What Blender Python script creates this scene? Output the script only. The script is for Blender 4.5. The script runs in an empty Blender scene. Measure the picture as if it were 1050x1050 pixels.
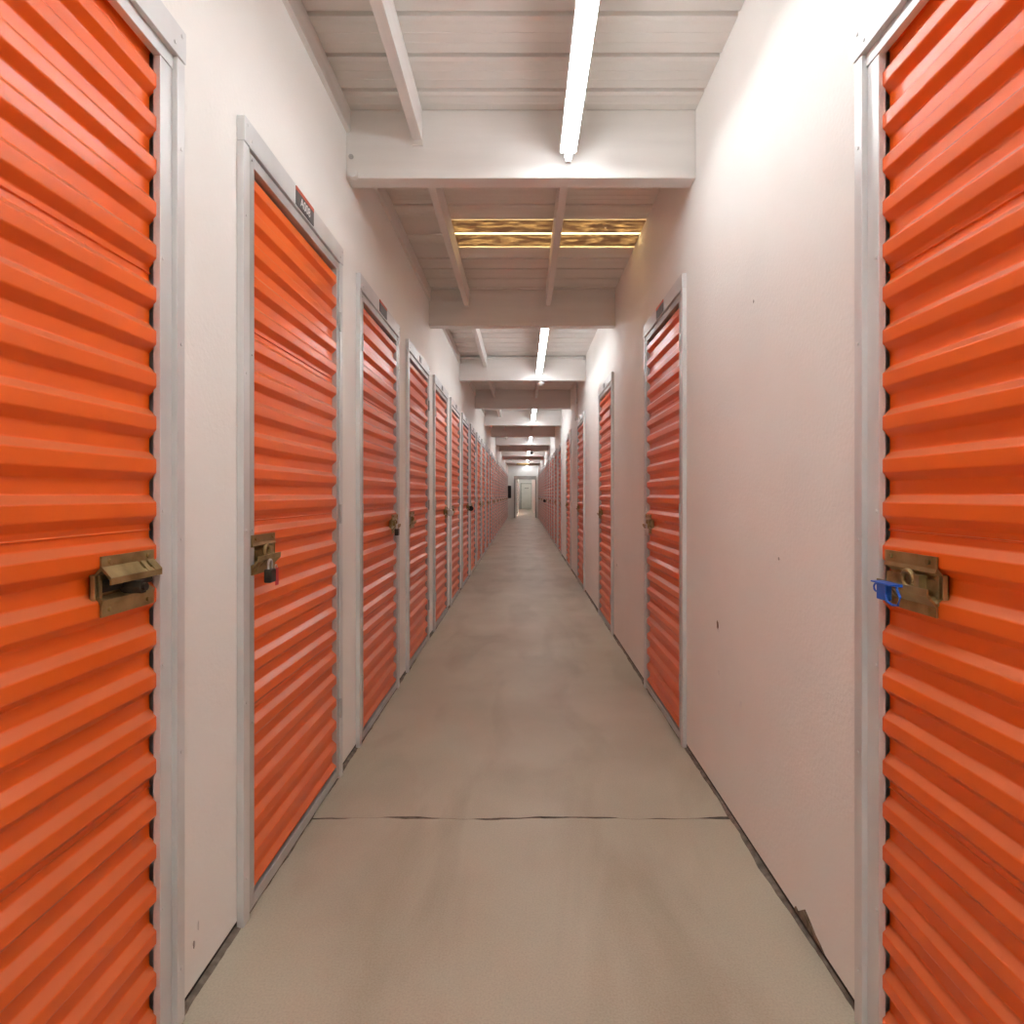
import bpy, bmesh, math, random
from mathutils import Vector, Matrix, noise
random.seed(7)
S = bpy.context.scene
COL = S.collection
PI = math.pi

# ------------------------------------------------------------------ layout
F_PX = 620.0
CAM_H = 1.2
XL, XR = -0.793, 0.774            # faces of the two corridor walls
CEIL = 2.927
BEAM_BOT = 2.62
Y_END = 31.5
Y_REAR = -4.6
BEAMS = [-2.15, 0.27, 2.71, 5.08, 7.50] + [9.93 + 2.43 * i for i in range(9)]
OUTER = 2.1

# ------------------------------------------------------------------ materials
def new_mat(name):
    m = bpy.data.materials.new(name); m.use_nodes = True
    nt = m.node_tree; b = nt.nodes['Principled BSDF']
    return m, nt, b

def noise_mat(name, c1, c2, scale=8, detail=6, rough=0.6, metal=0.0, bump=0.0, bscale=60, stretch=(1, 1, 1),
              lo=0.35, hi=0.65, rough2=None, spec=0.5, bdist=0.01):
    m, nt, b = new_mat(name)
    L = nt.links
    tc = nt.nodes.new('ShaderNodeTexCoord'); mp = nt.nodes.new('ShaderNodeMapping')
    mp.inputs['Scale'].default_value = stretch
    L.new(tc.outputs['Object'], mp.inputs['Vector'])
    n = nt.nodes.new('ShaderNodeTexNoise'); n.inputs['Scale'].default_value = scale; n.inputs['Detail'].default_value = detail
    L.new(mp.outputs['Vector'], n.inputs['Vector'])
    r = nt.nodes.new('ShaderNodeValToRGB')
    r.color_ramp.elements[0].position = lo; r.color_ramp.elements[1].position = hi
    r.color_ramp.elements[0].color = (*c1, 1); r.color_ramp.elements[1].color = (*c2, 1)
    L.new(n.outputs['Fac'], r.inputs['Fac']); L.new(r.outputs['Color'], b.inputs['Base Color'])
    b.inputs['Roughness'].default_value = rough; b.inputs['Metallic'].default_value = metal
    b.inputs['Specular IOR Level'].default_value = spec
    if rough2 is not None:
        mr = nt.nodes.new('ShaderNodeMapRange')
        mr.inputs['From Min'].default_value = lo; mr.inputs['From Max'].default_value = hi
        mr.inputs['To Min'].default_value = rough; mr.inputs['To Max'].default_value = rough2
        L.new(n.outputs['Fac'], mr.inputs['Value']); L.new(mr.outputs['Result'], b.inputs['Roughness'])
    if bump:
        n2 = nt.nodes.new('ShaderNodeTexNoise'); n2.inputs['Scale'].default_value = bscale; n2.inputs['Detail'].default_value = 4
        L.new(mp.outputs['Vector'], n2.inputs['Vector'])
        bp = nt.nodes.new('ShaderNodeBump'); bp.inputs['Strength'].default_value = bump; bp.inputs['Distance'].default_value = bdist
        L.new(n2.outputs['Fac'], bp.inputs['Height']); L.new(bp.outputs['Normal'], b.inputs['Normal'])
    return m, nt, b

M = {}
M['wall'] = noise_mat('painted stucco', (.845, .83, .795), (.875, .86, .825), scale=2.2, rough=.6, bump=.36, bscale=85, bdist=.004, spec=.3)[0]
M['beam'] = noise_mat('painted timber', (.75, .73, .705), (.80, .78, .755), scale=5, rough=.55, bump=.15, bscale=40, stretch=(.3, 1, 3), bdist=.003)[0]
M['purlin'] = noise_mat('painted purlin timber', (.72, .69, .66), (.80, .78, .755), scale=6, rough=.55, bump=.15, bscale=40, stretch=(2, .25, 2), bdist=.003)[0]
M['ceil'] = noise_mat('painted steel deck', (.72, .70, .66), (.77, .75, .715), scale=3, rough=.5, stretch=(.25, 2, 1))[0]
M['galv'] = noise_mat('galvanised steel', (.66, .66, .655), (.74, .74, .735), scale=9, rough=.34, metal=.3, rough2=.46, stretch=(1, 1, .25))[0]
M['leaf'] = noise_mat('grey steel leaf frame', (.46, .455, .445), (.56, .555, .545), scale=9, rough=.36, metal=.4, rough2=.5, stretch=(1, 1, .25))[0]
M['whitemetal'] = noise_mat('white enamel', (.78, .77, .75), (.82, .81, .79), scale=8, rough=.4)[0]
M['brass'] = noise_mat('yellow zinc latch steel', (.27, .19, .075), (.44, .33, .155), scale=22, rough=.36, metal=.75, rough2=.5)[0]
M['darkmetal'] = noise_mat('dark oxidised steel', (.03, .026, .02), (.08, .07, .055), scale=20, rough=.45, metal=.6)[0]
M['steel'] = noise_mat('bright steel', (.55, .54, .52), (.7, .69, .67), scale=20, rough=.3, metal=.85)[0]
M['black'] = noise_mat('black enamel', (.015, .015, .016), (.03, .03, .03), scale=10, rough=.4)[0]
M['gap_dark'] = noise_mat('dark gap strip', (.035, .03, .026), (.075, .065, .055), scale=14, rough=.85)[0]
M['dirt'] = noise_mat('packed dirt', (.13, .105, .08), (.27, .225, .18), scale=30, rough=.95)[0]  # brown shared by the floor joint dirt and the strip along the walls
M['red'] = noise_mat('red plastic', (.5, .012, .02), (.6, .02, .03), scale=10, rough=.4)[0]
M['blue'] = noise_mat('blue plastic', (.012, .09, .5), (.02, .14, .62), scale=10, rough=.35)[0]
M['plate'] = noise_mat('charcoal plate', (.09, .085, .085), (.12, .115, .11), scale=10, rough=.45)[0]
M['plate_red'] = noise_mat('red plate band', (.55, .09, .05), (.62, .11, .06), scale=10, rough=.45)[0]
M['letters'] = noise_mat('white lettering', (.8, .8, .8), (.85, .85, .85), scale=10, rough=.5)[0]
M['plaster'] = noise_mat('broken plaster', (.10, .065, .04), (.24, .17, .115), scale=40, rough=.9)[0]
M['whitedoor'] = noise_mat('white door paint', (.74, .71, .66), (.80, .77, .72), scale=3, rough=.45)[0]
M['tan'] = noise_mat('tan timber', (.42, .28, .10), (.55, .38, .16), scale=14, rough=.6, stretch=(.4, 2, 2))[0]
M['grey'] = noise_mat('grey paint', (.33, .31, .28), (.40, .38, .35), scale=6, rough=.5)[0]

# orange door paint with dusty scuffs
def orange():
    m, nt, b = noise_mat('orange door enamel', (.75, .108, .006), (.81, .125, .009), scale=2.5, rough=.34, rough2=.42, spec=.4)
    b.inputs['Coat Weight'].default_value = .3; b.inputs['Coat Roughness'].default_value = .22
    L = nt.links
    ramp = [n for n in nt.nodes if n.type == 'VALTORGB'][0]
    tc = [n for n in nt.nodes if n.type == 'TEX_COORD'][0]
    mp = nt.nodes.new('ShaderNodeMapping'); mp.inputs['Scale'].default_value = (1, .8, 7); mp.inputs['Rotation'].default_value = (.5, 0, 0)
    L.new(tc.outputs['Object'], mp.inputs['Vector'])
    n = nt.nodes.new('ShaderNodeTexNoise'); n.inputs['Scale'].default_value = 5; n.inputs['Detail'].default_value = 9; n.inputs['Roughness'].default_value = .65
    L.new(mp.outputs['Vector'], n.inputs['Vector'])
    r = nt.nodes.new('ShaderNodeValToRGB'); r.color_ramp.elements[0].position = .66; r.color_ramp.elements[1].position = .78
    r.color_ramp.elements[0].color = (0, 0, 0, 1); r.color_ramp.elements[1].color = (.16, .16, .16, 1)
    L.new(n.outputs['Fac'], r.inputs['Fac'])
    mx = nt.nodes.new('ShaderNodeMix'); mx.data_type = 'RGBA'
    L.new(r.outputs['Color'], mx.inputs['Factor']); L.new(ramp.outputs['Color'], mx.inputs[6]); mx.inputs[7].default_value = (.78, .36, .22, 1)
    # overhead lamp sheen and dust painted on the upward facing slopes
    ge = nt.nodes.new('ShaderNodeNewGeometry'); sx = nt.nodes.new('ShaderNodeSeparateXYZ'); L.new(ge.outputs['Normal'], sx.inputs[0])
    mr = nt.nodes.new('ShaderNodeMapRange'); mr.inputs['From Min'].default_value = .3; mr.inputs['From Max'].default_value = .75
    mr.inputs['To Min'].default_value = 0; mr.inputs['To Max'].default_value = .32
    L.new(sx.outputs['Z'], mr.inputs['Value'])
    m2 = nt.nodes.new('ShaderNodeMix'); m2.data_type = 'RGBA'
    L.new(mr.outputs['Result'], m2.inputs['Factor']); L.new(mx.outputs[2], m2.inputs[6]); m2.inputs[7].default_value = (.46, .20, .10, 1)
    L.new(m2.outputs[2], b.inputs['Base Color'])
    return m
M['orange'] = orange()

# concrete floor
def concrete():
    m, nt, b = noise_mat('worn concrete', (.505, .455, .35), (.58, .53, .415), scale=1.7, detail=8, rough=.52, rough2=.40, lo=.33, hi=.68, spec=.45)
    L = nt.links
    tc = [n for n in nt.nodes if n.type == 'TEX_COORD'][0]; ramp = [n for n in nt.nodes if n.type == 'VALTORGB'][0]
    n = nt.nodes.new('ShaderNodeTexNoise'); n.inputs['Scale'].default_value = 190; n.inputs['Detail'].default_value = 3
    L.new(tc.outputs['Object'], n.inputs['Vector'])
    r = nt.nodes.new('ShaderNodeValToRGB'); r.color_ramp.elements[0].position = .3; r.color_ramp.elements[1].position = .62
    r.color_ramp.elements[0].color = (.86, .85, .84, 1); r.color_ramp.elements[1].color = (1, 1, 1, 1)
    L.new(n.outputs['Fac'], r.inputs['Fac'])
    mx = nt.nodes.new('ShaderNodeMix'); mx.data_type = 'RGBA'; mx.blend_type = 'MULTIPLY'; mx.inputs['Factor'].default_value = 1
    L.new(ramp.outputs['Color'], mx.inputs[6]); L.new(r.outputs['Color'], mx.inputs[7])
    mp = nt.nodes.new('ShaderNodeMapping'); mp.inputs['Scale'].default_value = (2.2, .7, 1); L.new(tc.outputs['Object'], mp.inputs['Vector'])
    n3 = nt.nodes.new('ShaderNodeTexNoise'); n3.inputs['Scale'].default_value = 1.3; n3.inputs['Detail'].default_value = 7; n3.inputs['Distortion'].default_value = .6
    L.new(mp.outputs['Vector'], n3.inputs['Vector'])
    r3 = nt.nodes.new('ShaderNodeValToRGB'); r3.color_ramp.elements[0].position = .36; r3.color_ramp.elements[1].position = .5
    r3.color_ramp.elements[0].color = (.86, .845, .82, 1); r3.color_ramp.elements[1].color = (1, 1, 1, 1)
    L.new(n3.outputs['Fac'], r3.inputs['Fac'])
    m3 = nt.nodes.new('ShaderNodeMix'); m3.data_type = 'RGBA'; m3.blend_type = 'MULTIPLY'; m3.inputs['Factor'].default_value = 1
    L.new(mx.outputs[2], m3.inputs[6]); L.new(r3.outputs['Color'], m3.inputs[7])
    L.new(m3.outputs[2], b.inputs['Base Color'])
    bp = nt.nodes.new('ShaderNodeBump'); bp.inputs['Strength'].default_value = .12; bp.inputs['Distance'].default_value = .002
    L.new(n.outputs['Fac'], bp.inputs['Height']); L.new(bp.outputs['Normal'], b.inputs['Normal'])
    return m
M['floor'] = concrete()

# fluorescent tube
def tube_mat(name, st):
    m, nt, b = new_mat(name)
    b.inputs['Base Color'].default_value = (.9, .9, .9, 1)
    b.inputs['Emission Color'].default_value = (.955, .995, 1.02, 1)
    b.inputs['Emission Strength'].default_value = st
    return m
M['tube'] = tube_mat('fluorescent tube', 8)
M['lens'] = tube_mat('glowing channel face', 26)  # channel underside made to glow, added to throw more light downward

# dirty translucent fibreglass
def fibreglass(name, dirt):
    m = bpy.data.materials.new(name); m.use_nodes = True; nt = m.node_tree; L = nt.links
    for n in list(nt.nodes): nt.nodes.remove(n)
    out = nt.nodes.new('ShaderNodeOutputMaterial')
    tr = nt.nodes.new('ShaderNodeBsdfTranslucent'); df = nt.nodes.new('ShaderNodeBsdfDiffuse'); ad = nt.nodes.new('ShaderNodeMixShader')
    df.inputs['Color'].default_value = (.33, .24, .16, 1)
    tc = nt.nodes.new('ShaderNodeTexCoord'); mp = nt.nodes.new('ShaderNodeMapping'); mp.inputs['Scale'].default_value = (.8, 2.2, 1)
    L.new(tc.outputs['Object'], mp.inputs['Vector'])
    n = nt.nodes.new('ShaderNodeTexNoise'); n.inputs['Scale'].default_value = 11; n.inputs['Detail'].default_value = 9; n.inputs['Roughness'].default_value = .7
    L.new(mp.outputs['Vector'], n.inputs['Vector'])
    r = nt.nodes.new('ShaderNodeValToRGB')
    if dirt:
        r.color_ramp.elements[0].position = .46; r.color_ramp.elements[1].position = .82
        r.color_ramp.elements[0].color = (.10, .07, .05, 1); r.color_ramp.elements[1].color = (.50, .39, .22, 1)
    else:
        r.color_ramp.elements[0].color = (.75, .6, .35, 1); r.color_ramp.elements[1].color = (.98, .92, .75, 1)
    L.new(n.outputs['Fac'], r.inputs['Fac']); L.new(r.outputs['Color'], tr.inputs['Color'])
    ad.inputs['Fac'].default_value = .6
    L.new(df.outputs[0], ad.inputs[1]); L.new(tr.outputs[0], ad.inputs[2]); L.new(ad.outputs[0], out.inputs['Surface'])
    return m
M['fibre'] = fibreglass('dirty fibreglass', True)
M['fibre_clean'] = fibreglass('clear fibreglass rib', False)

# ------------------------------------------------------------------ mesh helpers
class MB:
    def __init__(s): s.bm = bmesh.new(); s.mi = 0
    def _tag(s, faces):
        for f in faces: f.material_index = s.mi
    def box(s, x0, x1, y0, y1, z0, z1):
        v = [s.bm.verts.new((x, y, z)) for x in (x0, x1) for y in (y0, y1) for z in (z0, z1)]
        q = [(0, 1, 3, 2), (4, 6, 7, 5), (0, 4, 5, 1), (2, 3, 7, 6), (0, 2, 6, 4), (1, 5, 7, 3)]
        s._tag([s.bm.faces.new([v[i] for i in f]) for f in q]); return s
    def prism(s, pts, axis, a0, a1):
        """closed polygon pts (2-D) extruded along axis from a0 to a1"""
        def P(p, a):
            return {'x': (a, p[0], p[1]), 'y': (p[0], a, p[1]), 'z': (p[0], p[1], a)}[axis]
        A = [s.bm.verts.new(P(p, a0)) for p in pts]; B = [s.bm.verts.new(P(p, a1)) for p in pts]
        n = len(pts); fs = [s.bm.faces.new((A[i], A[(i + 1) % n], B[(i + 1) % n], B[i])) for i in range(n)]
        fs += [s.bm.faces.new(A[::-1]), s.bm.faces.new(B)]
        s._tag(fs); return s
    def cyl(s, c, axis, r, h, n=16, r2=None):
        r2 = r if r2 is None else r2
        pa = []
        for k, (rr, a) in enumerate(((r, -h / 2), (r2, h / 2))):
            ring = []
            for i in range(n):
                t = 2 * PI * i / n; p, q = rr * math.cos(t), rr * math.sin(t)
                o = {'x': (a, p, q), 'y': (p, a, q), 'z': (p, q, a)}[axis]
                ring.append(s.bm.verts.new((c[0] + o[0], c[1] + o[1], c[2] + o[2])))
            pa.append(ring)
        A, B = pa
        fs = [s.bm.faces.new((A[i], A[(i + 1) % n], B[(i + 1) % n], B[i])) for i in range(n)]
        fs += [s.bm.faces.new(A[::-1]), s.bm.faces.new(B)]
        s._tag(fs); return s
    def tube(s, pts, r, n=10, closed=False):
        pts = [Vector(p) for p in pts]; rings = []
        N = len(pts)
        for i, p in enumerate(pts):
            a = pts[(i - 1) % N] if closed or i > 0 else p; b = pts[(i + 1) % N] if closed or i < N - 1 else p
            t = (b - a).normalized(); u = t.orthogonal().normalized()
            ref = Vector((0.31, 0.22, 0.93)); u = (ref - t * ref.dot(t)).normalized(); w = t.cross(u)
            rings.append([s.bm.verts.new(p + (u * math.cos(2 * PI * k / n) + w * math.sin(2 * PI * k / n)) * r) for k in range(n)])
        fs = []
        for i in range(N if closed else N - 1):
            A, B = rings[i], rings[(i + 1) % N]
            fs += [s.bm.faces.new((A[k], A[(k + 1) % n], B[(k + 1) % n], B[k])) for k in range(n)]
        if not closed: fs += [s.bm.faces.new(rings[0][::-1]), s.bm.faces.new(rings[-1])]
        s._tag(fs); return s
    def dome(s, c, r, n=16, down=True, squash=1.0):
        sg = -1 if down else 1; rings = []
        for j in range(6):
            t = j / 6 * PI / 2
            rings.append([s.bm.verts.new((c[0] + r * math.cos(t) * math.cos(2 * PI * i / n), c[1] + r * math.cos(t) * math.sin(2 * PI * i / n), c[2] + sg * r * squash * math.sin(t))) for i in range(n)])
        top = s.bm.verts.new((c[0], c[1], c[2] + sg * r * squash)); fs = []
        for A, B in zip(rings, rings[1:]):
            fs += [s.bm.faces.new((A[i], A[(i + 1) % n], B[(i + 1) % n], B[i])) for i in range(n)]
        fs += [s.bm.faces.new((rings[-1][i], rings[-1][(i + 1) % n], top)) for i in range(n)]
        fs.append(s.bm.faces.new(rings[0])); s._tag(fs); return s
    def mesh(s, name, *mats, smooth=False):
        bmesh.ops.recalc_face_normals(s.bm, faces=s.bm.faces)
        me = bpy.data.meshes.new(name); s.bm.to_mesh(me); s.bm.free()
        for m in mats: me.materials.append(M[m])
        if smooth:
            for p in me.polygons: p.use_smooth = True
            me.set_sharp_from_angle(angle=math.radians(40))
        return me

def link(name, data, parent=None, loc=(0, 0, 0), rz=0.0, bevel=0.0):
    o = bpy.data.objects.new(name, data); COL.objects.link(o)
    o.location = loc; o.rotation_euler = (0, 0, rz)
    if parent is not None: o.parent = parent
    if bevel:
        b = o.modifiers.new('Bevel', 'BEVEL'); b.width = bevel; b.segments = 2; b.limit_method = 'ANGLE'; b.angle_limit = math.radians(50)
    return o

def tag(o, label=None, cat=None, group=None, kind=None):
    if label: o['label'] = label
    if cat: o['category'] = cat
    if group: o['group'] = group
    if kind: o['kind'] = kind
    return o

def structure(name, mb, mats, label, cat, bevel=0.0, group=None):
    return tag(link(name, mb.mesh(name, *mats), bevel=bevel), label, cat, group, 'structure')

ORD = ['', 'first', 'second', 'third', 'fourth', 'fifth', 'sixth', 'seventh', 'eighth', 'ninth', 'tenth', 'eleventh', 'twelfth',
       'thirteenth', 'fourteenth', 'fifteenth', 'sixteenth', 'seventeenth', 'eighteenth', 'nineteenth', 'twentieth', 'twenty-first',
       'twenty-second', 'twenty-third', 'twenty-fourth', 'twenty-fifth', 'twenty-sixth', 'twenty-seventh', 'twenty-eighth']

# ------------------------------------------------------------------ door positions (near outer edge along the corridor)
DW = 0.92            # outer frame width
DH = 2.252           # outer frame height
HEAD_Z = 2.182       # underside of header plate
left_y = [0.462, 1.672, 2.862, 4.07] + [5.29 + 1.215 * i for i in range(21)]
left_y = [y for y in left_y if y + DW < Y_END - .5]
right_y = [0.457, 2.862, 5.16, 7.56, 9.73, 12.12, 13.62] + [15.05 + 1.22 * i for i in range(13)]
right_y = [y for y in right_y if y + DW < Y_END - .4]
HOLE_IN = 0.034      # wall hole is this much narrower each side than the frame

# ------------------------------------------------------------------ setting
def wavy(x, seed): return .012 * noise.noise((x * 3, seed, 0)) + .008 * noise.noise((x * 11, seed, 3)) + .0015 * noise.noise((x * 40, seed, 7))

def make_floor():
    bm = bmesh.new(); n = 260
    xs = [-OUTER + 2 * OUTER * i / n for i in range(n + 1)]
    joints = [(2.245, .0135), (5.12, .0016), (8.05, .0018), (11.0, .002), (16.0, .002), (21.0, .002), (26., .002)]
    prev = [bm.verts.new((x, Y_REAR, 0)) for x in xs]
    for k, (yj, w) in enumerate(joints):
        rows = []
        for side, z in ((-1, 0), (-1, -.012), (1, -.012), (1, 0)):
            rows.append([])
            for x in xs:
                ww = w * max(.12, .5 + 1.9 * noise.noise((x * 6, k * 9.1, 5))) * (1 if k == 0 else .8)
                rows[-1].append(bm.verts.new((x, yj + wavy(x, k * 5.3) + side * ww / 2, z)))
        for R in rows:
            for i in range(n):
                f = bm.faces.new((prev[i], prev[i + 1], R[i + 1], R[i])); f.material_index = 0 if R is rows[0] else 1
            prev = R
    last = [bm.verts.new((x, Y_END + .2, 0)) for x in xs]
    for i in range(n): bm.faces.new((prev[i], prev[i + 1], last[i + 1], last[i]))
    a = [bm.verts.new(p) for p in ((-1.2, Y_END + .2, 0), (1.4, Y_END + .2, 0), (1.4, 52.2, 0), (-1.2, 52.2, 0))]
    bm.faces.new(a)
    # underside slab
    v = [bm.verts.new(p) for p in ((-OUTER, Y_REAR, -.1), (OUTER, Y_REAR, -.1), (OUTER, 52.2, -.1), (-OUTER, 52.2, -.1))]
    bm.faces.new(v)
    me = bpy.data.meshes.new('floor'); bmesh.ops.recalc_face_normals(bm, faces=bm.faces[:-1]); bm.to_mesh(me); bm.free()
    me.materials.append(M['floor']); me.materials.append(M['dirt'])
    return tag(link('floor', me), 'worn beige concrete corridor floor with a ragged cross joint', 'floor', None, 'structure')
make_floor()

def make_wall(name, xf, sgn, ys, label):
    """xf = corridor face, sgn = direction away from the corridor"""
    mb = MB(); t = .11; z0 = .02
    xa, xb = sorted((xf, xf + sgn * t))
    cur = Y_REAR
    for y in ys:
        a, b = y + HOLE_IN, y + DW - HOLE_IN
        mb.box(xa, xb, cur, a, z0, CEIL + .02)
        mb.box(xa, xb, a, b, DH - .03, CEIL + .02)
        cur = b
    mb.box(xa, xb, cur, Y_END + .06, z0, CEIL + .02)
    w = structure(name, mb, ['wall'], label, 'wall')
    # dark strip standing in for the gap under the wall
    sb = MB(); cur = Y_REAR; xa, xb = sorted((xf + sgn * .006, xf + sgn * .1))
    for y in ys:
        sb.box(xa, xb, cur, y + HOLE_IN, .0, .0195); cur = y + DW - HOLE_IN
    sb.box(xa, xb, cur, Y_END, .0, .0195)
    link('wall_base_gap', sb.mesh('wall_base_gap', 'gap_dark'), w)
    # thin brown strip along the foot of the wall, ragged on the floor side
    db = MB(); N = 900; seed = 3.3 if sgn < 0 else 8.1; rows = []
    for i in range(N + 1):
        y = Y_REAR + .05 + (13 + 4.5) * (i / N) if i < N else 13.0
        wd = .010 + .009 * noise.noise((y * 2.3, seed, 0)) + .006 * noise.noise((y * 9, seed, 2)) + .003 * noise.noise((y * 31, seed, 4))
        wd = max(.003, wd)
        rows.append([db.bm.verts.new((xf + sgn * .004, y, .0005)), db.bm.verts.new((xf + sgn * .004, y, .006)), db.bm.verts.new((xf - sgn * wd * .6, y, .0035)), db.bm.verts.new((xf - sgn * wd, y, .0005))])
    for A, B in zip(rows, rows[1:]):
        for q in range(4): db.bm.faces.new((A[q], A[(q + 1) % 4], B[(q + 1) % 4], B[q]))
    db.bm.faces.new(rows[0]); db.bm.faces.new(rows[-1])
    link('foot_strip', db.mesh('foot_strip', 'dirt'), w)
    return w
wallL = make_wall('wall_left', XL, -1, left_y, 'long off-white stuccoed wall on the left holding a row of orange doors')
wallR = make_wall('wall_right', XR, 1, right_y, 'long off-white stuccoed wall on the right with wider gaps between doors')

def chip(parent, sgn, xf, y, z, ry, rz_, seed, mat='plaster', thick=.0015):
    """shallow irregular chip of exposed plaster on a wall face"""
    mb = MB(); rnd = random.Random(seed); pts = []
    for i in range(11):
        t = 2 * PI * i / 11; k = rnd.uniform(.55, 1.1)
        pts.append((y + ry * k * math.cos(t), max(.0205, z + rz_ * k * math.sin(t))))
    a, b = sorted((xf - sgn * thick, xf + sgn * .004))
    mb.prism(pts, 'x', a, b)
    return link('plaster_chip', mb.mesh('plaster_chip', mat), parent)
chip(wallR, 1, XR, 2.405, .68, .011, .022, 1)
chip(wallR, 1, XR, 2.40, .665, .018, .012, 6, 'whitemetal')
chip(wallR, 1, XR, 2.39, .497, .009, .012, 2, 'beam')
chip(wallR, 1, XR, 2.15, .455, .012, .015, 3, 'whitemetal')
chip(wallR, 1, XR, 1.83, 1.008, .005, .006, 4, 'grey')
chip(wallR, 1, XR, 5.0, .62, .01, .014, 8, 'grey')
chip(wallR, 1, XR, 2.03, 1.85, .006, .006, 9, 'grey')
chip(wallL, -1, XL, 1.455, .118, .004, .009, 5, 'grey')
chip(wallL, -1, XL, 1.475, .15, .003, .012, 12, 'beam')
mb = MB()
mb.prism([(1.725, .0205), (1.715, .034), (1.70, .030), (1.66, .062), (1.63, .05), (1.60, .036), (1.575, .03), (1.55, .0205)], 'x', XR - .002, XR + .004)
link('plaster_chip', mb.mesh('plaster_chip', 'plaster'), wallR)

# ceiling: ribbed steel deck running across the corridor
RIB = .204; RIB0 = 2.17
SKY0, SKY1 = RIB0 + 8 * RIB - .012, RIB0 + 10 * RIB + .012     # 3.79 .. 4.22
def deck_profile(y0, y1):
    pts = [(y0, CEIL)]
    k = math.ceil((y0 + .02 - RIB0) / RIB)
    while RIB0 + k * RIB < y1 - .02:
        c = RIB0 + k * RIB
        pts += [(c - .012, CEIL), (c - .007, CEIL + .028), (c + .007, CEIL + .028), (c + .012, CEIL + .001), (c + .03, CEIL - .0025), (c + .05, CEIL)]
        for m_ in (.09, .14):
            pts += [(c + m_ - .004, CEIL), (c + m_, CEIL - .0018), (c + m_ + .004, CEIL)]
        k += 1
    pts = [p for p in pts if p[0] < y1] + [(y1, CEIL), (y1, CEIL + .06), (y0, CEIL + .06)]
    return pts
mb = MB()
mb.prism(deck_profile(Y_REAR, SKY0), 'x', -OUTER, OUTER)
mb.prism(deck_profile(SKY1, Y_END + .1), 'x', -OUTER, OUTER)
mb.prism(deck_profile(SKY0, SKY1), 'x', -OUTER, -.452)
mb.box(XR + .09, OUTER, SKY0, SKY1, CEIL, CEIL + .06)
structure('ceiling', mb, ['ceil'], 'ribbed off-white steel roof deck above the corridor', 'ceiling')

# fibreglass roof light
sk = MB()
ym = (SKY0 + SKY1) / 2
for a, b in ((SKY0 + .018, ym - .014), (ym + .014, SKY1 - .018)):
    sk.mi = 0; sk.box(-.452, XR + .09, a, b, CEIL + .004, CEIL + .008)
skylight = tag(link('skylight', sk.mesh('skylight', 'fibre')), 'two grimy amber fibreglass strips glowing in the roof beyond the first beam', 'skylight', None, 'structure')
for a, b in ((SKY0, SKY0 + .018), (ym - .014, ym + .014), (SKY1 - .018, SKY1)):
    r = MB(); c = (a + b) / 2
    r.prism([(a, CEIL + .004), (a, CEIL + .008), (c - .004, CEIL + .018), (c + .004, CEIL + .018), (b, CEIL + .008), (b, CEIL + .004), (c + .004, CEIL + .014), (c - .004, CEIL + .014)], 'x', -.452, XR + .09)
    link('skylight_rib', r.mesh('skylight_rib', 'fibre_clean'), skylight)

# end wall with the doorway, rear wall, outer shells
OP0, OP1, OPZ = -.43, .625, 2.03
mb = MB()
mb.box(-OUTER, OP0, Y_END, Y_END + .12, .0, CEIL + .02)
mb.box(OP1, OUTER, Y_END, Y_END + .12, .0, CEIL + .02)
mb.box(OP0, OP1, Y_END, Y_END + .12, OPZ, CEIL + .02)
structure('wall_end', mb, ['wall'], 'white end wall with an open doorway at the far end of the corridor', 'wall')
mb = MB()
mb.box(OP0 - .05, OP0, Y_END - .03, Y_END + .14, 0, OPZ + .16)
mb.box(OP1, OP1 + .05, Y_END - .03, Y_END + .14, 0, OPZ + .16)
mb.box(OP0, OP1, Y_END - .03, Y_END + .14, OPZ - .02, OPZ + .16)
structure('trim_1', mb, ['grey'], 'grey frame around the open doorway at the far end', 'door frame')
structure('wall_rear', MB().box(-OUTER, OUTER, Y_REAR - .1, Y_REAR, 0, CEIL + .06), ['wall'], 'plain off-white wall closing the corridor behind the viewpoint', 'wall')
mb = MB(); mb.box(-OUTER - .05, -OUTER, Y_REAR, Y_END, -.05, CEIL + .06)  # unseen back walls; charcoal paints in the darkness behind the door gaps
structure('wall_unit_left', mb, ['plate'], 'charcoal back wall of the units behind the left doors', 'wall')
mb = MB(); mb.box(OUTER, OUTER + .05, Y_REAR, Y_END, -.05, CEIL + .06)
structure('wall_unit_right', mb, ['plate'], 'charcoal back wall of the units behind the right doors', 'wall')

# second corridor past the doorway
V0, V1, VE, VC = -.36, .72, 51.0, 2.735
FAR_Y = [33.2 + 1.22 * k for k in range(12)]
wb = MB(); cur = Y_END + .12
for y in FAR_Y:
    wb.box(V0 - .1, V0, cur, y - DW / 2 + HOLE_IN, 0, VC + .05); wb.box(V0 - .1, V0, y - DW / 2 + HOLE_IN, y + DW / 2 - HOLE_IN, DH - .03, VC + .05); cur = y + DW / 2 - HOLE_IN
wb.box(V0 - .1, V0, cur, VE, 0, VC + .05)
structure('wall_beyond_left', wb, ['wall'], 'left wall of the passage past the far doorway', 'wall')
structure('wall_beyond_right', MB().box(V1, V1 + .1, Y_END + .12, VE, 0, VC + .05), ['wall'], 'right wall of the passage past the far doorway', 'wall')
structure('wall_beyond_end', MB().box(V0 - .1, V1 + .1, VE, VE + .1, 0, VC + .05), ['wall'], 'end wall of the passage past the far doorway', 'wall')
structure('ceiling_beyond', MB().box(V0 - .1, V1 + .1, Y_END + .12, VE + .1, VC + .05, VC + .1), ['ceil'], 'flat ceiling of the passage past the far doorway', 'ceiling')
dr = tag(link('door_1', MB().box(-.17, .68, VE - .05, VE, .01, 2.13).mesh('door_1', 'whitedoor'), bevel=.004), 'plain white door closing the passage past the far doorway', 'door', None, 'structure')
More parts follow.
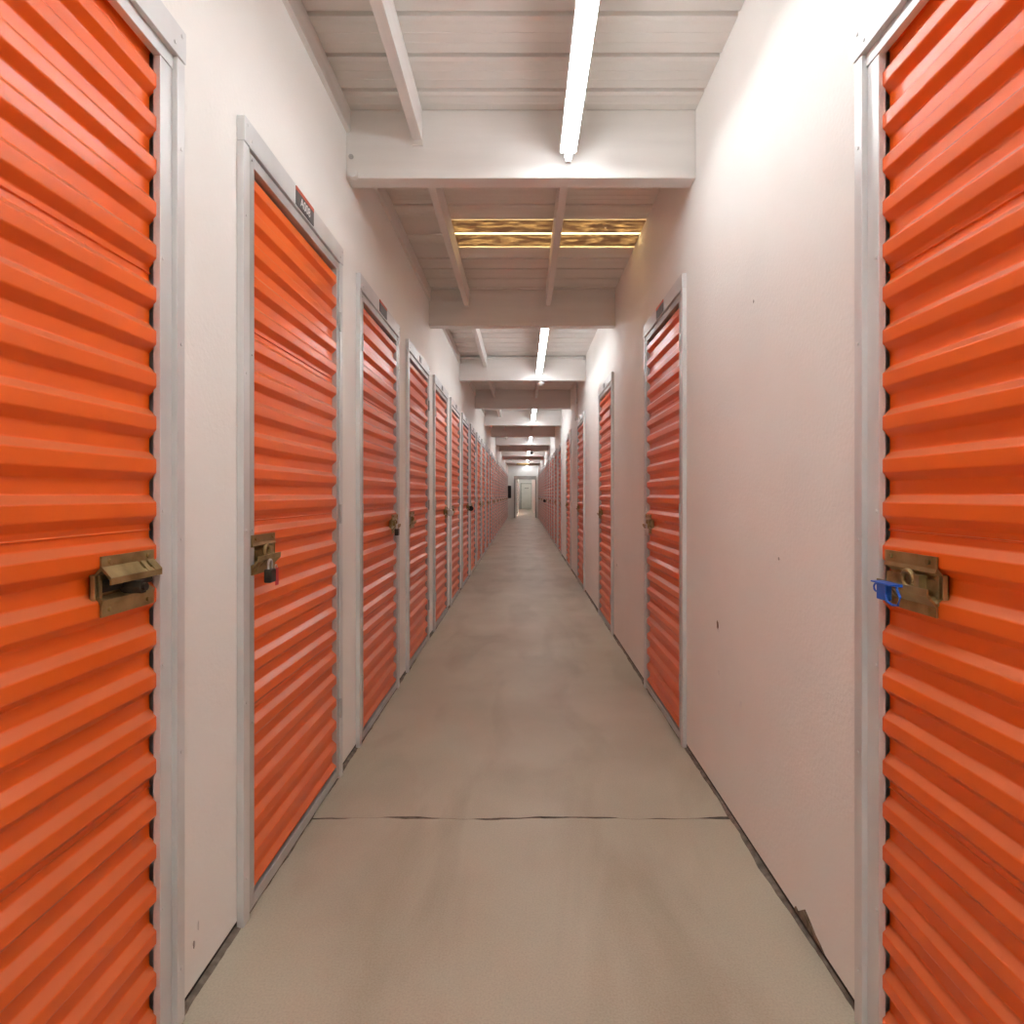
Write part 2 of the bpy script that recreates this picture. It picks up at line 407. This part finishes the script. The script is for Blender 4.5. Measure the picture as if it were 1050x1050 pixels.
link('sign', MB().box(.12, .46, VE - .056, VE - .05, 1.73, 1.79).mesh('sign', 'grey'), dr)
link('door_frame', MB().box(-.23, -.17, VE - .06, VE, 0, 2.19).box(.68, .715, VE - .06, VE, 0, 2.19).box(-.17, .68, VE - .06, VE, 2.13, 2.19).mesh('door_frame', 'grey'), dr)

# ------------------------------------------------------------------ beams, purlins
for i, y in enumerate(BEAMS):
    if y < 0: nm = 'ceiling_beam'; lab = 'white timber cross beam behind the viewpoint'
    vis = i - 1
    if vis <= 0: lab = ['white timber cross beam farthest behind the viewpoint', 'white timber cross beam just above the viewpoint'][i]
    else: lab = ORD[vis] + ' white timber cross beam ahead, counted from the front of the corridor'
    mb = MB(); mb.box(XL + .0, XR - .0, y, y + .09, BEAM_BOT, CEIL - .001)
    bm_ = structure('ceiling_beam', mb, ['beam'], lab, 'beam', bevel=.004, group='cross beams under the roof deck')
    if vis == 1:
        link('bolt', MB().cyl((XL + .022, y - .006, 2.715), 'y', .006, .016, 10).cyl((XL + .022, y - .002, 2.715), 'y', .011, .005, 14).mesh('bolt', 'leaf'), bm_)
        link('end_fitting', MB().cyl((XL + .035, y - .012, 2.632), 'y', .02, .03, 14).mesh('end_fitting', 'whitemetal', smooth=True), bm_)
        link('hanger_hook', MB().cyl((.218, y - .006, 2.752), 'y', .010, .014, 10).cyl((.19, y - .004, 2.752), 'y', .007, .01, 10).mesh('hanger_hook', 'leaf'), bm_)

spans = list(zip([Y_REAR - .09] + BEAMS, BEAMS + [Y_END]))
for i, (a, b) in enumerate(spans):
    for xc, nm in ((-.473, 'left'), (.21, 'right')):
        bay = i - 2
        where = ('bay %s behind the viewpoint' % {-2: 'farthest', -1: 'next', 0: 'now'}.get(bay, '')) if bay < 0 else 'the ' + ORD[bay + 1] + ' ceiling bay from the front'
        if bay < 0: where = ['the rearmost ceiling bay', 'the ceiling bay just behind the viewpoint'][bay + 2]
        side = 'left of the strip lights' if xc < 0 else 'carrying the light line'
        lab = 'white roof purlin %s in %s' % (side, where)
        mb = MB(); mb.box(xc - .0215, xc + .0215, a + .09, b, 2.785, CEIL - .003)
        p = structure('roof_purlin', mb, ['purlin'], lab, 'purlin', bevel=.003, group='purlins under the roof deck')
        if bay >= 0:
            link('joist_hanger', MB().box(xc - .024, xc + .024, b - .012, b - .0005, 2.762, 2.786).mesh('joist_hanger', 'beam'), p)
mbl = MB(); 
for (a, b) in spans: mbl.box(XL, XL + .02, a + .0905, b - .0005, 2.825, CEIL - .002)
structure('trim_2', mbl, ['purlin'], 'thin ledger board along the top of the left wall', 'trim')

# ------------------------------------------------------------------ strip lights
LX = .196; LL = 1.12
def light_meshes():
    L = LL
    h = MB(); h.prism([(-.024, 2.786), (.024, 2.786), (.036, 2.735), (.036, 2.698), (-.036, 2.698), (-.036, 2.735)], 'y', 0, L)
    hs = h.mesh('housing', 'whitemetal')
    t = MB().cyl((0, L / 2, 2.667), 'y', .0155, L - .05, 14).mesh('tube', 'tube', smooth=True)
    s = MB().box(-.012, .012, 0, .018, 2.652, 2.6985).mesh('lamp_holder', 'whitemetal')
    d = MB().box(-.033, .033, .012, L - .012, 2.693, 2.6975).mesh('glow_face', 'lens')
    return hs, t, s, d
HS, TB, SK, DF = light_meshes()
def strip_light(y, lab, off=0.0):
    r = bpy.data.objects.new('strip_light', None); COL.objects.link(r); r.location = (LX, y, 0)
    tag(r, lab, 'light', 'fluorescent strip lights along the ceiling', 'thing')
    link('housing', HS, r, bevel=.003); link('tube', TB, r); link('lamp_holder', SK, r); link('lamp_holder', SK, r, (0, LL - .018, 0)); link('glow_face', DF, r)
lit = [(i - 2, a, b) for i, (a, b) in enumerate(spans) if (i - 2) % 2 == 0 or i - 2 == -1]  # bay just behind the viewpoint is lit as added, unseen fill
for bay, a, b in lit:
    for j in range(2):
        y = b - .06 - LL - (1 - j) * (LL + .02)
        if y < a + .09: continue
        if bay < 0: lab = 'bare fluorescent strip light %s the viewpoint, %s one' % ('far behind' if bay == -2 else 'added as unseen fill close behind', 'rear' if j == 0 else 'front')
        else:
            lab = 'bare fluorescent strip light in the %s lit bay from the front, %s end' % (ORD[bay // 2 + 1], 'near' if j == 0 else 'far')
        strip_light(y, lab)
for k in range(6):  # unseen lamps added to brighten the passage
    strip_light(32.8 + 3.25 * k, 'bare fluorescent strip light added unseen to brighten the far passage, %s from the doorway' % ORD[k + 1])

# ------------------------------------------------------------------ doors
PITCH = .0927; SEAM0 = .0105; SEAM = PITCH * 6
def panel_profile(z0, z1, depth=.018):
    """list of ((d, z), (nd, nz)) from top to bottom; d=0 crest, -depth valley"""
    base = []   # sharp polyline, top to bottom
    k = math.ceil((z1 - SEAM0) / PITCH)
    while True:
        top = SEAM0 + k * PITCH            # top of one corrugation (starts with upper slope to crest)
        if top < z0 - PITCH: break
        if k % 6 == 0:                     # lapped seam between two curtain sheets, in the middle of a valley
            base += [(-depth, top + .0035), (-depth + .0028, top + .0028), (-depth + .0028, top + .0008), (-depth - .001, top)]
        c = top - .0135
        base += [(-depth, c - .002), (0, c - .018), (0, c - .0468), (-depth, c - .0645)]
        k -= 1
    out = []
    P = [Vector(p) for p in base]
    for i in range(1, len(P) - 1):
        a, p, b = P[i - 1], P[i], P[i + 1]
        da, db = (a - p), (b - p)
        if da.length < 1e-6 or db.length < 1e-6: continue
        n1 = Vector((-(p - a).y, (p - a).x)).normalized(); n2 = Vector((-(b - p).y, (b - p).x)).normalized()
        c = min(.003, da.length * .33, db.length * .33)
        q0 = p + da.normalized() * c; q1 = p + db.normalized() * c
        for t in (0, .25, .5, .75, 1):
            q = q0 * (1 - t) ** 2 + p * 2 * t * (1 - t) + q1 * t * t
            n = (n1 * (1 - t) + n2 * t).normalized()
            out.append((q, n))
    # clip
    res = [(q, n) for q, n in out if z0 <= q.y <= z1]
    return res

def panel_mesh(name, half, z0, z1, d0):
    prof = panel_profile(z0, z1)
    me = bpy.data.meshes.new(name)
    vs, fs, ns = [], [], []
    us = [-half, half]
    for q, n in prof:
        nn = Vector((n.x, 0, n.y))
        if nn.x < 0: nn = -nn
        for u in us:
            vs.append((d0 + q.x, u, q.y)); ns.append(nn)
    for i in range(len(prof) - 1):
        a = 2 * i; fs.append((a, a + 2, a + 3, a + 1))
    nf = len(vs)
    # back sheet so that the curtain has thickness
    for q, n in prof:
        for u in us: vs.append((d0 + q.x - .0012, u, q.y))
    for i in range(len(prof) - 1):
        a = nf + 2 * i; fs.append((a, a + 1, a + 3, a + 2))
        b = 2 * i
        fs.append((b, nf + b, nf + b + 2, b + 2)); fs.append((b + 1, b + 3, nf + b + 3, nf + b + 1))
    me.from_pydata(vs, [], fs); me.update()
    me.materials.append(M['orange'])
    for p in me.polygons: p.use_smooth = True
    ln = []
    for p in me.polygons:
        front = all(v < nf for v in p.vertices)
        for v in p.vertices: ln.append(ns[v] if front else p.normal)
    me.normals_split_custom_set([tuple(n) for n in ln])
    return me

H2 = DW / 2
FL = .036            # front flange of the jamb
GW = .073            # flange and guide of the roll-up doors
def screw(mb, d, u, z, r=.0042): mb.cyl((d + .0012, u, z), 'x', r, .0028, 8)
def jamb_mesh(sgn, back, name, guide=False):
    mb = MB(); e = sgn * H2
    fl = .03 if guide else FL
    pts = sorted((e, e - sgn * fl)); mb.box(.0005, .02, pts[0], pts[1], .002, HEAD_Z - .001)
    if guide:
        pts = sorted((e - sgn * fl, e - sgn * GW)); mb.box(-.008, .0075, pts[0], pts[1], .002, HEAD_Z - .001)
        pts = sorted((e - sgn * (FL - .003), e - sgn * (FL + .001))); mb.box(back, -.008, pts[0], pts[1], .002, HEAD_Z - .001)
        for z in (.3, .83, 1.165, 1.715, 2.16): screw(mb, .0075, e - sgn * (GW - .008), z)
    else:
        pts = sorted((e - sgn * (FL - .003), e - sgn * (FL + .001))); mb.box(back, .02, pts[0], pts[1], .002, HEAD_Z - .001)
    for z in (.13, .62, 1.1, 1.54, 1.98): screw(mb, .02, e - sgn * .016, z)
    return mb.mesh(name, 'galv')
def header_mesh(back, lip):
    mb = MB(); mb.box(.0005, .023, -H2, H2, HEAD_Z, DH)
    if lip > .01: mb.box(-.008, .010, -H2 + .028, H2 - .028, HEAD_Z - lip, HEAD_Z + .002)
    else: mb.box(back, .023, -H2 + FL - .004, H2 - FL + .004, HEAD_Z - lip, HEAD_Z + .004)
    for s in (-1, 1):
        screw(mb, .023, s * (H2 - .018), DH - .018); screw(mb, .023, s * (H2 - .045), HEAD_Z + .02)
    return mb.mesh('header_plate', 'galv')

MESH = {}
LA = H2 - FL - .006          # leaf outer half width
MESH['jamb_n'] = jamb_mesh(-1, -.06, 'jamb'); MESH['jamb_f'] = jamb_mesh(1, -.06, 'jamb')
MESH['jamb_rn'] = jamb_mesh(-1, -.055, 'jamb', True); MESH['jamb_rf'] = jamb_mesh(1, -.055, 'jamb', True)
MESH['header'] = header_mesh(-.05, .003)
MESH['header_r'] = header_mesh(-.035, .03)
fw = .032
lf = MB()
lf.box(-.02, .0165, -LA, -LA + fw, .014, HEAD_Z - .008).box(-.02, .0165, LA - fw, LA, .014, HEAD_Z - .008)
lf.box(-.02, .0164, -LA + fw, LA - fw, .014, .014 + .036).box(-.02, .0164, -LA + fw, LA - fw, HEAD_Z - .008 - fw, HEAD_Z - .008)
for s in (-1, 1):
    for z in (.03, .55, 1.1, 1.6, HEAD_Z - .025): screw(lf, .0165, s * (LA - fw / 2), z, .0035)
MESH['leaf'] = lf.mesh('leaf_frame', 'leaf')
MESH['panel'] = panel_mesh('corrugated_panel', LA - fw - .0015, .046, HEAD_Z - .036, .0155)
MESH['curtain'] = panel_mesh('curtain', H2 - GW + .004, .03, HEAD_Z + .03, -.001)
bb = MB(); bb.box(-.03, -.001, -H2 + FL + .006, H2 - FL - .006, .004, .034)
MESH['bottom_bar'] = bb.mesh('bottom_bar', 'leaf')
hg = MB(); hg.cyl((.0215, 0, 0), 'z', .0055, .08, 10)
MESH['hinge'] = hg.mesh('hinge', 'leaf', smooth=True)
pl = MB(); pl.mi = 0; pl.box(.023, .0255, -.085, .085, HEAD_Z + .004, HEAD_Z + .052); pl.mi = 1; pl.box(.023, .026, -.085, .085, HEAD_Z + .0522, HEAD_Z + .066)
MESH['plate_big'] = pl.mesh('number_plate', 'plate', 'plate_red')
pl = MB(); pl.box(.023, .025, -.04, .04, HEAD_Z + .012, HEAD_Z + .052)
MESH['plate'] = pl.mesh('number_plate', 'plate')

# latch: u measured from the jamb into the door (0..W), built for the +u side (latch body at decreasing u)
def latch_meshes(flip, sgn, d0, knob):
    """flip=1: protruding ledge on top, -1: on the bottom. sgn=+1: jamb on the +u side."""
    W = .172; zc = 1.027
    def U(a, b): return sorted((-sgn * a, -sgn * b))
    def Z(a, b): return sorted((zc + flip * a, zc + flip * b))
    mb = MB()
    def bx(x0, x1, u0, u1, z0, z1):
        u0, u1 = U(u0, u1); z0, z1 = Z(z0, z1); mb.box(d0 + x0, d0 + x1, u0, u1, z0, z1)
    bx(.001, .0045, .0, .160, .034, .057)       # flange on the upper rib
    bx(.001, .0045, .0, .160, -.057, -.031)     # flange on the lower rib
    bx(-.0105, -.008, .0, W, -.024, .024)       # pan in the valley
    u0, u1 = U(.0, .160)
    def P(*pts): mb.prism([(d0 + p[0], zc + flip * p[1]) for p in pts], 'y', u0, u1)
    P((-.0105, .022), (-.008, .020), (.0045, .031), (.0045, .036), (.001, .036))
    P((-.0105, -.020), (-.006, -.018), (.007, -.026), (.0045, -.034), (.001, -.034))
    bx(-.0105, .0, W - .003, W, -.024, .022)
    bx(-.003, .0, W - .02, W - .012, -.024, .022)
    # sloping ledge with two slots near the jamb, and its folded lip
    for a, b in ((.0, .024), (.032, .046), (.054, .160)):
        u0, u1 = U(a, b)
        P((.0045, .0375), (.001, .034), (.019, .0155), (.0225, .0175))
    u0, u1 = U(.0, .160)
    P((.0155, .0225), (.0135, .0195), (.019, .0145), (.0225, .0165))
    P((.0195, .016), (.0225, .0165), (.0225, .004), (.0195, .004))
    for a in (.022, .138):
        for z in (.046, -.045):
            mb.cyl((d0 + .006, -sgn * a, zc + z), 'x', .0052, .005, 10)
    body = mb.mesh('latch', 'brass')
    b2 = MB()
    u0, u1 = U(-.004, W - .02); z0, z1 = Z(-.012, .010)
    b2.box(d0 - .0075, d0 - .001, u0, u1, z0, z1)
    if knob == 'nut':
        b2.cyl((d0 + .014, -sgn * .082, zc - flip * .010), 'x', .0145, .04, 6)
        b2.cyl((d0 + .036, -sgn * .082, zc - flip * .010), 'x', .008, .008, 12)
    else:
        n = 18; pts = [(d0 + .010, -sgn * .086 + .0165 * math.cos(2 * PI * i / n), zc + flip * -.006 + .0165 * math.sin(2 * PI * i / n)) for i in range(n)]
        b2.tube(pts, .0055, 8, closed=True)
        u0, u1 = U(.100, .122); z0, z1 = Z(-.018, .010)
        b2.box(d0 - .004, d0 + .012, u0, u1, z0, z1)
    bolt = b2.mesh('slide_bolt', 'brass' if knob != 'nut' else 'darkmetal', smooth=False)
    return body, bolt
for key, (flip, sgn, d0, knob) in {'r_f_top': (1, 1, .0, 'nut'), 'r_n_bot': (-1, -1, .0, 'ring'),
                                   's_f': (-1, 1, .0155, 'ring'), 's_n': (-1, -1, .0155, 'ring')}.items():
    MESH['latch_' + key], MESH['bolt_' + key] = latch_meshes(flip, sgn, d0, knob)

def text_mesh(txt, size):
    cu = bpy.data.curves.new('lettering', 'FONT'); cu.body = txt; cu.size = size; cu.extrude = .0004; cu.align_x = 'CENTER'; cu.align_y = 'CENTER'
    o = bpy.data.objects.new('lettering', cu); COL.objects.link(o)
    bpy.context.view_layer.update()
    dg = bpy.context.evaluated_depsgraph_get()
    me = bpy.data.meshes.new_from_object(o.evaluated_get(dg))
    bpy.data.objects.remove(o); bpy.data.curves.remove(cu)
    me.transform(Matrix(((0, 0, 1, 0), (1, 0, 0, 0), (0, 1, 0, 0), (0, 0, 0, 1))))
    me.materials.clear(); me.materials.append(M['letters']); return me

def door(side, y, kind, latch, label, plate='plate', text=None, latch_key=None):
    """latch: 'far' or 'near' end of the door as seen along the corridor"""
    rz = 0 if side < 0 else PI
    r = bpy.data.objects.new('storage_unit_door', None); COL.objects.link(r)
    r.location = (XL if side < 0 else XR, y + H2, 0); r.rotation_euler = (0, 0, rz)
    tag(r, label, 'storage door', 'orange storage doors along the %s wall' % ('left' if side < 0 else 'right'), 'thing')
    usgn = (1 if latch == 'far' else -1) * (1 if side < 0 else -1)       # +1: latch on local +u side
    if kind == 'roll':
        link('jamb', MESH['jamb_rn'], r, bevel=.0012); link('jamb', MESH['jamb_rf'], r, bevel=.0012)
        link('header_plate', MESH['header_r'], r, bevel=.0012)
        link('curtain', MESH['curtain'], r); link('bottom_bar', MESH['bottom_bar'], r)
        edge = H2 - GW - .018
    else:
        link('jamb', MESH['jamb_n'], r, bevel=.0012); link('jamb', MESH['jamb_f'], r, bevel=.0012)
        link('header_plate', MESH['header'], r, bevel=.0012)
        link('leaf_frame', MESH['leaf'], r, bevel=.0012); link('corrugated_panel', MESH['panel'], r)
        for z in (.3, 1.12, 1.93): link('hinge', MESH['hinge'], r, (0, -usgn * (H2 - FL - .003), z))
        edge = LA - .01
    if latch_key is None: latch_key = 's_f' if usgn > 0 else 's_n'
    la = link('latch', MESH['latch_' + latch_key], r, (.0 if kind == 'roll' else .0, usgn * edge, 0))
    link('slide_bolt', MESH['bolt_' + latch_key], la)
    if plate:
        p = link('number_plate', MESH[plate], r)
        if text:
            t = link('lettering', text_mesh(text, .044), p, (.0258, 0, HEAD_Z + .0285)); 
    return r

def where(n, side, extra=''):
    return '%s orange corrugated door from the front along the %s wall%s' % (ORD[n], 'left' if side < 0 else 'right', extra)

latL = ['far', 'near', 'far', 'near', 'far', 'near', 'far', 'near']
extraL = {1: ', largest in view', 2: ', with a red key tag', 3: ', padlocked at its far edge', 5: ', with a silver disc lock', 7: ', with a black round lock'}
doorsL = []
for i, y in enumerate(left_y):
    n = i + 1; lt = 'far' if n % 2 else 'near'
    d = door(-1, y, 'roll' if n == 1 else 'swing', lt, where(n, -1, extraL.get(n, '')), None if n == 1 else ('plate_big' if n in (2, 3) else 'plate'),
             'A008' if n == 2 else None, 'r_f_top' if n == 1 else None)
    doorsL.append(d)
doorsR = []
extraR = {1: ', blue tag on latch', 2: ', standing alone past bare wall'}
for i, y in enumerate(right_y):
    n = i + 1; lt = 'far' if (n <= 4 or n % 2) else 'near'
    d = door(1, y, 'roll' if n == 1 else 'swing', lt, where(n, 1, extraR.get(n, '')), None if n == 1 else ('plate_big' if n == 2 else 'plate'), None, 'r_n_bot' if n == 1 else None)
    doorsR.append(d)
# bolts through the nearest curtains
bolt_me = MB().cyl((0, 0, 0), 'x', .0055, .006, 10).cyl((.002, 0, 0), 'x', .0032, .008, 8).mesh('bolt', 'steel', smooth=True)
def bolts(d, side, pts):
    for (y, z, dd) in pts:
        u = (y - d.location.y) * (1 if side < 0 else -1)
        link('bolt', bolt_me, d, (dd, u, z))
bolts(doorsL[0], -1, [(1.195, 1.80, -.03), (1.04, 1.327, -.03), (1.04, .862, -.03), (1.19, .398, -.03)])
bolts(doorsR[0], 1, [(1.205, 1.80, -.03), (1.05, 1.327, -.03), (1.04, .862, -.03), (1.19, .398, -.03)])

# doors in the passage past the doorway
def far_door(y, label):
    r = bpy.data.objects.new('storage_unit_door', None); COL.objects.link(r); r.location = (V0, y, 0)
    tag(r, label, 'storage door', 'orange doors in the far passage', 'thing')
    for k in ('jamb_n', 'jamb_f'): link('jamb', MESH[k], r)
    link('header_plate', MESH['header'], r)
    link('leaf_frame', MESH['leaf'], r); link('corrugated_panel', MESH['panel'], r)
for k, y in enumerate(FAR_Y):
    far_door(y, '%s orange door on the left inside the passage past the far doorway' % ORD[k + 1])

# ------------------------------------------------------------------ locks and tags
def arc_pts(c, r, a0, a1, n, plane='yz'):
    out = []
    for i in range(n + 1):
        t = a0 + (a1 - a0) * i / n
        out.append((c[0], c[1] + r * math.cos(t), c[2] + r * math.sin(t)))
    return out
def padlock(x, y, z, s, body_mat, label, tagmat=None):
    r = bpy.data.objects.new('padlock', None); COL.objects.link(r); r.location = (x, y, z); tag(r, label, 'padlock', 'padlocks on the door latches', 'thing')
    link('body', MB().box(-.011, .011, -.02, .02, -.04, 0).mesh('body', body_mat), r, bevel=.004)
    pts = [(0, -.013, -.004), (0, -.013, .014)] + [(0, .013 * math.cos(t), .014 + .013 * math.sin(t)) for t in [PI - PI * k / 8 for k in range(1, 8)]] + [(0, .013, .014), (0, .013, -.004)]
    link('shackle', MB().tube(pts, .0035, 8).mesh('shackle', 'steel', smooth=True), r)
    if tagmat:
        link('key_tag', MB().box(.008, .011, .016, .036, -.052, .0).mesh('key_tag', tagmat), r, bevel=.001)
        link('tag_ring', MB().tube([(.009, .02 + .008 * math.cos(2 * PI * k / 12), .002 + .008 * math.sin(2 * PI * k / 12)) for k in range(12)], .0016, 6, closed=True).mesh('tag_ring', 'steel'), r)
    return r
padlock(XL + .045, left_y[1] + .115, .982, 1, 'darkmetal', 'small dark padlock with a red tag hanging from the second left door latch', 'red')
padlock(XL + .045, left_y[2] + DW - .2, 1.0, 1, 'darkmetal', 'dark padlock hanging from the third left door latch')
padlock(XR - .045, right_y[1] + DW - .2, 1.0, 1, 'steel', 'steel padlock hanging from the second right door latch')

def disc_lock(x, y, z, side, mat, label, r_=.036):
    r = bpy.data.objects.new('disc_lock', None); COL.objects.link(r); r.location = (x, y, z); tag(r, label, 'lock', 'disc locks on the door latches', 'thing')
    link('body', MB().cyl((0, 0, 0), 'y', r_, .026, 24).mesh('body', mat, smooth=True), r, bevel=.004)
    link('shackle', MB().tube([(-side * 0 + .0, 0, 0)] and [(.0, -.0, r_ - .008)] + [(-side * -.012, 0, r_ + .006), (side * .03, 0, r_ + .004), (side * .034, 0, r_ - .016)], .0045, 8).mesh('shackle', 'steel', smooth=True), r)
disc_lock(XL + .055, left_y[4] + DW - .11, 1.02, -1, 'steel', 'round silver disc lock on the fifth left door latch', .034)
disc_lock(XL + .055, left_y[6] + DW - .11, 1.01, -1, 'black', 'round black disc lock on the seventh left door latch', .036)
kR = min(range(len(right_y)), key=lambda i: abs(right_y[i] + DW - 21.4))
ky = right_y[kR] + (DW - .085 if (kR + 1) % 2 else .085)
disc_lock(XR - .065, ky, 1.0, 1, 'black', 'round black disc lock far along the right wall', .05)

# blue seal tag on the nearest right-hand latch
r = bpy.data.objects.new('seal_tag', None); COL.objects.link(r)
ry = right_y[0] + DW - .13
r.location = (XR - .03, ry, 1.018); tag(r, 'blue plastic security tag looped through the nearest right door latch', 'security tag', None, 'thing')
link('tag_body', MB().box(-.007, .007, -.016, .016, -.034, .0).mesh('tag_body', 'blue'), r, bevel=.002)
link('tag_flap', MB().prism([(.008, -.002), (.008, .004), (-.018, .004), (-.018, .001)], 'y', -.05, .018).mesh('tag_flap', 'blue'), r, bevel=.001)
link('tag_ring', MB().tube([(-.002, .024 + .008 * math.cos(2 * PI * k / 14), -.012 + .008 * math.sin(2 * PI * k / 14)) for k in range(14)], .0021, 6, closed=True).mesh('tag_ring', 'blue', smooth=True), r)
link('tag_wire', MB().tube([(-.003, -.012, -.02), (-.012, -.03, -.032), (-.014, -.052, -.036), (-.012, -.066, -.034), (-.008, -.066, -.018), (-.003, -.05, -.008), (.002, -.036, .002)], .0024, 6).mesh('tag_wire', 'blue', smooth=True), r)

# ------------------------------------------------------------------ small fittings under the roof
def dome_sensor(x, y, z, mat, label, s=1.0):
    r = bpy.data.objects.new('ceiling_sensor', None); COL.objects.link(r); r.location = (x, y, z); tag(r, label, 'sensor', 'sensors under the beams', 'thing')
    link('mount', MB().cyl((0, 0, -.01), 'z', .02 * s, .02, 12).cyl((0, 0, -.026 * s), 'z', .05 * s, .012, 20).mesh('mount', mat, smooth=True), r)
    link('dome', MB().dome((0, 0, -.032 * s), .038 * s, 16, True, .8).mesh('dome', mat, smooth=True), r)
dome_sensor(.22, BEAMS[4] + .045, BEAM_BOT, 'whitemetal', 'white dome sensor under the third beam ahead')
dome_sensor(.27, BEAMS[9] + .045, BEAM_BOT, 'black', 'dark dome sensor under the eighth beam ahead', 1.5)
dome_sensor(.23, BEAMS[11] + .045, BEAM_BOT, 'grey', 'grey dome sensor under the tenth beam ahead', 1.6)

cd = MB().cyl(((XL + XR) / 2, BEAMS[4] - .022, CEIL - .030), 'x', .014, XR - XL - .002, 12)
c = tag(link('conduit', cd.mesh('conduit', 'whitemetal', smooth=True)), 'thin white conduit crossing the ceiling in front of the third beam', 'conduit', None, 'thing')
link('wall_clip', MB().box(XR - .03, XR - .001, BEAMS[4] - .045, BEAMS[4] - .001, CEIL - .05, CEIL - .012).mesh('wall_clip', 'steel'), c)
vp = MB().cyl((XR - .02, 8.62, (DH + CEIL) / 2), 'z', .018, CEIL - DH - .004, 12)
c = tag(link('conduit', vp.mesh('conduit', 'whitemetal', smooth=True)), 'vertical white conduit on the right wall past the third beam', 'conduit', None, 'thing')
link('wall_clip', MB().box(XR - .022, XR - .001, 8.59, 8.65, 2.5, 2.52).mesh('wall_clip', 'steel'), c)
tag(link('timber_board', MB().box(-.30, .27, BEAMS[12] + .01, BEAMS[12] + .06, BEAM_BOT - .07, BEAM_BOT + .001).mesh('timber_board', 'tan')), 'short tan board fixed under a beam near the far end', 'board', None, 'thing')
r = bpy.data.objects.new('wall_cabinet', None); COL.objects.link(r); r.location = (XL + .0005, 30.9, 1.03); tag(r, 'dark box mounted on the left wall just before the far end wall', 'cabinet', None, 'thing')
link('body', MB().box(0, .17, -.25, .25, 0, .64).mesh('body', 'black'), r, bevel=.01)
link('cabinet_door', MB().box(.17, .178, -.23, .23, .03, .61).mesh('cabinet_door', 'darkmetal'), r, bevel=.003)

# ------------------------------------------------------------------ world: daylight above the roof light
w = bpy.data.worlds.new('World'); S.world = w; w.use_nodes = True
bg = w.node_tree.nodes['Background']; bg.inputs['Color'].default_value = (1, .93, .80, 1); bg.inputs['Strength'].default_value = 26.0

# ------------------------------------------------------------------ camera
cam = bpy.data.cameras.new('Camera'); co = bpy.data.objects.new('Camera', cam); COL.objects.link(co)
co.location = (0, 0, CAM_H); co.rotation_euler = (PI / 2, 0, 0)
cam.sensor_width = 36; cam.lens = F_PX / 1050 * 36
cam.shift_x = -(536.5 - 525) / 1050; cam.shift_y = -(525 - 507.5) / 1050
cam.clip_start = .02; cam.clip_end = 200
S.camera = co

S.view_settings.view_transform = 'Standard'; S.view_settings.look = 'None'
S.view_settings.gamma = 1; S.view_settings.use_curve_mapping = False
S.view_settings.exposure = 0.34
S.cycles.max_bounces = 14; S.cycles.diffuse_bounces = 9; S.cycles.glossy_bounces = 6
S.cycles.use_denoising = True
S.cycles.sample_clamp_indirect = 8
